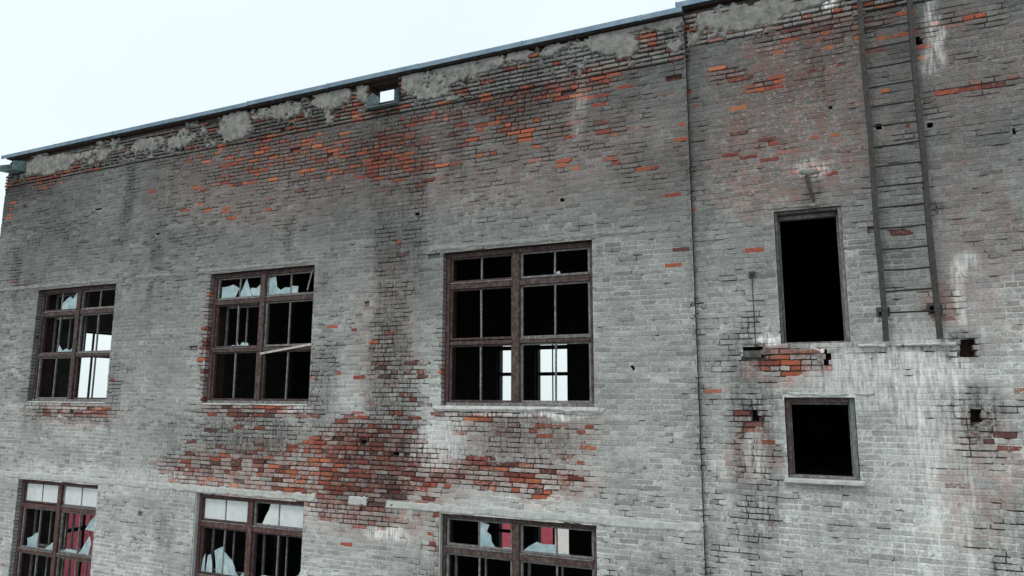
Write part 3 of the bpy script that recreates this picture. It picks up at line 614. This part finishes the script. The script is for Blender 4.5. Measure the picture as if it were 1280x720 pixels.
# ------------------------------------------------------------------ parapet coping
def coping(x0, x1, y, z, label):
    m = MB(); x = x0; r = random.Random(5)
    while x < x1 - .01:
        e = min(x + 2.0, x1); dz = r.uniform(-.006, .006); dy = r.uniform(-.006, .006)
        m.box(x, e - .004, y - .10 + dy, y + .36, z + .03 + dz, z + .045 + dz, .003)
        m.box(x, e - .004, y - .112 + dy, y - .098 + dy, z - .042 + dz, z + .045 + dz, .003)
        m.box(x - .01, x + .015, y - .118 + dy, y - .113 + dy, z - .05 + dz, z + .048 + dz)
        x = e
    o = m.build('parapet_coping', M['coping'], fac, label)
    MB().box(x0 + .05, x1 - .01, y - .03, y + .30, z - .03, z + .028).build('coping_board', M['darkwood'], fac)
coping(XL - .10, SEAM - .005, 0, 5.755, 'blue grey sheet metal coping on the hall parapet')
coping(SEAM - .11, XR, .1, 5.89, 'blue grey sheet metal coping stepping up over the ladder side')
MB().box(XL + .02, SEAM - .01, .0, .27, 5.701, 5.724).build('parapet_top', M['cavity'], fac)
MB().box(SEAM + .02, XR, .1, .40, 5.842, 5.858).build('parapet_top', M['cavity'], fac)
ha = wp(473, 128, 10.25); hb = wp(492, 110, 10.25)
slab(-7.40, -6.62, 5.12, 5.70, .272, .30, [(ha[0], hb[0], ha[1], hb[1])], 'outlet_mask', M['darkwood'], fac, grow=0)  # dark board added to darken the outlet around a small gap of sky
# rainwater spouts through the parapet
def spout(x0, x1, z0, z1, yf, lean, label, closed=False):
    t = empty('rainwater_spout', ((x0 + x1) / 2, 0, z0 + EYE), label, 'spout')
    def L(m, n, mat=M['spout']):
        o = m.build(n, mat, t); return o
    a = .006
    L(MB().add([(x0, .27, z0 + .02), (x1, .27, z0 + .02), (x1, yf, z0 - .03), (x0, yf, z0 - .03), (x0, .27, z0 + .014), (x1, .27, z0 + .014), (x1, yf, z0 - .036), (x0, yf, z0 - .036)],
        [(0, 1, 2, 3), (7, 6, 5, 4), (0, 3, 7, 4), (1, 5, 6, 2), (2, 6, 7, 3), (0, 4, 5, 1)]), 'tray')
    for s, x in ((-1, x0), (1, x1)):
        L(MB().add([(x + d, y, z) for d in (0, s * a) for y, z in ((.27, z0 + .02), (yf, z0 - .036), (yf - .0, z0 + .17 - (lean if s < 0 else 0)), (.05, z1), (.27, z1))],
            [(0, 1, 2, 3, 4), (9, 8, 7, 6, 5), (0, 5, 6, 1), (1, 6, 7, 2), (2, 7, 8, 3), (3, 8, 9, 4), (4, 9, 5, 0)]), 'side_plate')
    if closed: L(MB().box(x0 + .01, x1 - .01, .22, .26, z0 + .03, z1), 'blocked_outlet', M['cavity'])
spout(-7.32, -6.72, 5.19, 5.52, -.13, .05, 'zinc rainwater spout in the parapet with bright sky through it')
spout(-17.92, -17.42, 5.33, 5.60, -.30, .05, 'pale blue zinc spout at the left end of the parapet', True)
# ------------------------------------------------------------------ doorway and small window in the set back part
def frame_thing(name, o, y, label, mat, t, h=0, inner=True, sill=None):
    x0, x1, z0, z1 = o; w = empty(name, (0, 0, 0), None, None); w.parent = fac; w['label'] = label
    w.location = ((x0 + x1) / 2 - fac.location[0], y - fac.location[1], z0 + EYE)
    def L(m, n, mt, lab=None):
        ob = m.build(n, mt, w, lab); ob.location = (-(x0 + x1) / 2, -y, -(z0 + EYE)); return ob
    L(MB().box(x0 + .003, x0 + t, y, y + .12, z0 + .035, z1 - .003, .005, .0015), 'jamb', M[mat[0]])
    L(MB().box(x1 - t, x1 - .003, y, y + .12, z0 + .035, z1 - .003, .005, .0015), 'jamb', M[mat[1]])
    L(MB().box(x0 + t + .002, x1 - t - .002, y + .003, y + .12, z1 - t, z1 - .003, .005, .0015), 'head', M[mat[2]])
    L(MB().box(x0 + .003, x1 - .003, y - .006, y + .12, z0 + .001, z0 + .033, .005, .0015), 'threshold' if name == 'doorway' else 'bottom_rail', M[mat[3]])
    if inner:
        yi = y + .13; a = x0 + t * .5
        m = MB(); m.box(a, a + .045, yi, yi + .1, z0 + .04, z1 - .05, .004, .001); m.box(x1 - t * .5 - .045, x1 - t * .5, yi, yi + .1, z0 + .04, z1 - .05, .004, .001)
        m.box(a + .047, x1 - t * .5 - .047, yi, yi + .1, z1 - .1, z1 - .05, .004, .001); L(m, 'inner_frame', M['greywood'])
    return w, L
dw, Ld = frame_thing('doorway', DOOR, .13, 'tall black empty doorway left of the ladder', ('darkwood', 'greywood', 'darkwood', 'greywood'), .05)
sw_, Ls = frame_thing('window', SWIN, .15, 'small square window with no glass below the doorway', ('wood', 'tealwood', 'wood', 'greywood'), .065)
Ls(MB().box(SWIN[0] - .055, SWIN[1] + .055, .02, .26, SWIN[2] - .062, SWIN[2] - .002, .012, .004), 'sill', M['lintel'])
relief(SWIN[0] - .02, .66, -.034, .05, .101, strip(.008, .034, [(SWIN[0], .62)], 241), 'lintel_course', M['lintel'], h=.010, res=.012)
relief(-1.0, .42, 2.54, 2.62, .101, strip(2.578, .03, [(-.95, .40)], 243), 'lintel_course', M['plaster'], h=.008, res=.012)
# ------------------------------------------------------------------ ladder
lad = empty('wall_ladder', (1.07, .0, .66 + EYE), 'tall dark steel ladder fixed to the brick wall right of the doorway', 'ladder')
YL = -.09; d_ = (10 + YL) / 10
RX = (.775 * d_, 1.365 * d_)
for i, x in enumerate(RX):
    m = MB(); zb = .665 if i == 0 else .68
    n = 14; V = []; F = []
    for k in range(n + 1):
        z = zb + (6.9 - zb) * k / n; dx = .006 * math.sin(k * 1.3 + i); 
        # angle iron: flange facing out plus web going back
        for (a, b) in ((-.032, YL), (.032, YL), (.032, YL + .008), (-.024, YL + .008), (-.024, YL + .07), (-.032, YL + .07)): V.append((x + a + dx, b, z))
    for k in range(n):
        for q in range(6): F.append((k * 6 + q, k * 6 + (q + 1) % 6, (k + 1) * 6 + (q + 1) % 6, (k + 1) * 6 + q))
    F += [(0, 1, 2, 3, 4, 5), tuple(n * 6 + q for q in range(6))]
    m.add(V, F).build('rail', M['steel'], lad)
k = 0; z = 1.03
while z < 6.8:
    e = random.uniform(-.008, .008); b = random.uniform(-.012, .004)
    MB().tube([(RX[0] + .01, YL + .022, z + e), (RX[0] + .3, YL + .022, z + b), (RX[1] - .015, YL + .022, z - e)], .0115, 8).build('rung', M['rung'], lad)
    z += .2755; k += 1
for x, z in ((RX[0], 1.06), (RX[1], 1.06), (RX[0], 2.95), (RX[1], 3.0), (RX[0], 4.55), (RX[1], 4.68)):
    m = MB(); m.box(x - .012, x + .012, YL + .052, .16, z - .02, z + .02, .003)
    if z < 2: m.box(x - .075, x - .060, .06, .09, z - .06, z + .06, .002); m.box(x + .060, x + .075, .06, .09, z - .06, z + .06, .002); m.box(x - .059, x + .059, .06, .09, z + .045, z + .06, .002); m.box(x - .059, x + .059, .06, .09, z - .06, z - .045, .002)
    m.build('wall_bracket', M['steel'], lad)
# ------------------------------------------------------------------ small fittings
bx = empty('bracket_hook', (-.02, .05, 2.95 + EYE), 'bent rusty steel bracket with a pale end above the doorway', 'bracket')
MB().tube([(-.03, .12, 3.0), (-.035, .02, 2.96), (-.01, -.03, 2.80), (.03, -.05, 2.66), (.035, -.05, 2.55)], [.024, .028, .024, .020, .016]).build('arm', M['steel'], bx)
MB().tube([(-.06, .10, 2.97), (-.03, .0, 2.86), (.0, -.03, 2.78)], .010).build('stay', M['plaster'], bx)
MB().tube([(.035, -.05, 2.565), (.038, -.052, 2.545), (.038, -.052, 2.52), (.036, -.05, 2.505)], [.010, .024, .024, .010], 12).build('knob', M['plaster'], bx)
ins = empty('insulator_peg', (.03, .05, .5 + EYE), 'white porcelain insulator on a stub in the broken brick below the doorway', 'insulator')
MB().tube([(.0, .16, .58), (.015, .03, .55), (.02, -.005, .54)], .012).build('stub', M['steel'], ins)
MB().tube([(.018, .02, .565), (.02, -.01, .563), (.02, -.035, .560), (.02, -.04, .558)], [.018, .028, .026, .012], 14).build('cap', M['porcelain'], ins)
MB().tube([(-.03, .05, .505), (-.03, .0, .495), (-.026, -.02, .44), (-.022, -.01, .39), (-.02, .02, .375)], [.016, .024, .026, .022, .012], 12).build('sleeve', M['plaster'], ins)
MB().tube([(-.11, .08, .63), (-.06, .04, .60), (.0, .01, .57)], .006).build('wire', M['porcelain'], ins)
ca = MB().tube([(-.815, .09, 1.66), (-.818, .082, 1.4), (-.812, .088, 1.15), (-.816, .084, .9), (-.812, .09, .66)], .006).build('hanging_cable', M['steel'])
tag(ca, 'thin dark cable hanging down the brick left of the doorway', 'cable')
tr = empty('cable_clamp', (-.81, .07, 1.64 + EYE), 'small rusty clamp holding the top of the thin cable', 'clamp')
MB().box(-.86, -.77, .07, .10, 1.62, 1.70, .004, .002).build('plate', M['steel'], tr); MB().tube([(-.815, .07, 1.66), (-.815, .03, 1.655)], .012).build('bolt', M['rung'], tr)
# stub of broken beam in the pocket beside the doorway
bs = MB().box(-.98, -.74, .10, .24, .50, .60, .01, .006).build('beam_stub', M['darkwood']); tag(bs, 'charred beam end in the dark pocket left of the doorway sill', 'beam end')
# fallen batten across the middle upper window
p0 = wp(326, 442, 10.06); p1 = wp(388, 430, 10.06)
def batten(p, q, y0, y1, w, t):
    dx, dz = q[0] - p[0], q[1] - p[1]; l = math.hypot(dx, dz); nx, nz = -dz / l * w / 2, dx / l * w / 2
    m = MB(); V = []
    for (a, b, yy) in ((p[0], p[1], y0), (q[0], q[1], y1)):
        for s in (-1, 1):
            for d in (0, t): V.append((a + nx * s, yy + d, b + nz * s))
    return m.add(V, [(0, 1, 3, 2), (4, 6, 7, 5), (0, 4, 5, 1), (2, 3, 7, 6), (0, 2, 6, 4), (1, 5, 7, 3)])
bt = batten(p0, p1, .04, .09, .040, .018).build('loose_batten', M['palewood']); tag(bt, 'pale broken batten slanting across the middle upper window', 'batten')
p0 = wp(385, 363, 10.1); p1 = wp(391, 337, 10.1)
bt = batten(p0, p1, .075, .09, .03, .015).build('loose_batten', M['greywood']); tag(bt, 'short grey strip leaning in the top right light of the middle upper window', 'batten')
# ------------------------------------------------------------------ outside: ground and the red buildings beyond
g = MB().add([(-900, -900, -EYE), (900, -900, -EYE), (900, 900, -EYE), (-900, 900, -EYE)], [(0, 1, 2, 3)]).build('ground', M['ground']); tag(g, kind='structure')
def shed(name, x0, x1, y0, y1, h, label, whites=(), wins=()):
    t = empty(name, ((x0 + x1) / 2, (y0 + y1) / 2, 0), label, 'building')
    MB().box(x0, x1, y0, y1, 0, h).build('wall', M['redb'], t, dz=0)
    MB().box(x0 - .3, x1 + .3, y0 - .3, y1 + .3, h + .002, h + .3).build('roof', M['roofing'], t, dz=0)
    for a, b, c, d in whites: MB().box(a, b, y0 - .04, y0 - .003, c, d).build('white_wall_panel', M['white'], t, dz=0)
    for a, b, c, d in wins:
        w = MB().box(a, b, y0 - .03, y0 - .003, c, d).build('window', M['glass'], t, dz=0)
    return t
# rear: the line of sight through the lower rear window meets the wall at y=24
shed('brick_building', -24, -4, 24, 34, 7.9, 'low crimson brick building seen through the lower right window', whites=[(-12.72, -10.9, .1, 6.5)])
t = empty('brick_building', (-42, 20, 0), 'low crimson brick building seen through the lower left window', 'building')
MB().box(-50, -34, 2, 60, 0, 7.7).build('wall', M['redb'], t, dz=0); MB().box(-50.3, -33.7, 1.7, 60.3, 7.702, 8.0).build('roof', M['roofing'], t, dz=0)
# ------------------------------------------------------------------ light, sky, camera
W = bpy.data.worlds.new('World'); S.world = W; W.use_nodes = True; nt = W.node_tree; nt.nodes.clear()
sky = nt.nodes.new('ShaderNodeTexSky'); sky.sky_type = 'NISHITA'; sky.sun_disc = False
SE, SR = R(52), R(200)
sky.sun_elevation = SE; sky.sun_rotation = SR; sky.dust_density = 6; sky.air_density = 1.0
b1 = nt.nodes.new('ShaderNodeBackground'); b1.inputs[1].default_value = .05; nt.links.new(sky.outputs[0], b1.inputs[0])
b2 = nt.nodes.new('ShaderNodeBackground'); b2.inputs[0].default_value = (.86, .965, .985, 1); b2.inputs[1].default_value = .92
# cloud layer, faintly uneven
tc = nt.nodes.new('ShaderNodeTexCoord'); nz = nt.nodes.new('ShaderNodeTexNoise'); nz.inputs['Scale'].default_value = 2.2; nz.inputs['Detail'].default_value = 4
mr = nt.nodes.new('ShaderNodeMapRange'); mr.inputs['To Min'].default_value = .86; mr.inputs['To Max'].default_value = .98
nt.links.new(tc.outputs['Generated'], nz.inputs['Vector']); nt.links.new(nz.outputs['Fac'], mr.inputs['Value']); nt.links.new(mr.outputs[0], b2.inputs[1])
ad = nt.nodes.new('ShaderNodeAddShader'); out = nt.nodes.new('ShaderNodeOutputWorld')
nt.links.new(b1.outputs[0], ad.inputs[0]); nt.links.new(b2.outputs[0], ad.inputs[1]); nt.links.new(ad.outputs[0], out.inputs[0])
from mathutils import Matrix, Vector
sl = bpy.data.lights.new('sun', 'SUN'); sl.energy = 1.1; sl.angle = R(12); sl.color = (1, .97, .93)
so = bpy.data.objects.new('sun', sl); COL.objects.link(so)
# Nishita: rotation measured from +Y clockwise
sd = Vector((math.sin(SR) * math.cos(SE), math.cos(SR) * math.cos(SE), math.sin(SE)))
so.rotation_euler = sd.to_track_quat('Z', 'Y').to_euler(); so.location = (0, -20, 30)
cam = bpy.data.cameras.new('camera'); co = bpy.data.objects.new('camera', cam); COL.objects.link(co)
cam.sensor_width = 36; cam.lens = 865 / 1280 * 36; cam.clip_end = 3000; cam.clip_start = .05
right = Vector((AX[0], AN[0], AU[0])); down = Vector((AX[1], AN[1], AU[1])); fwd = Vector((AX[2], AN[2], AU[2]))
mx = Matrix((right, -down, -fwd)).transposed().to_4x4(); mx.translation = Vector((0, -10, EYE)); co.matrix_world = mx
S.camera = co
S.view_settings.view_transform = 'Standard'; S.view_settings.look = 'None'; S.view_settings.exposure = 0; S.view_settings.gamma = 1
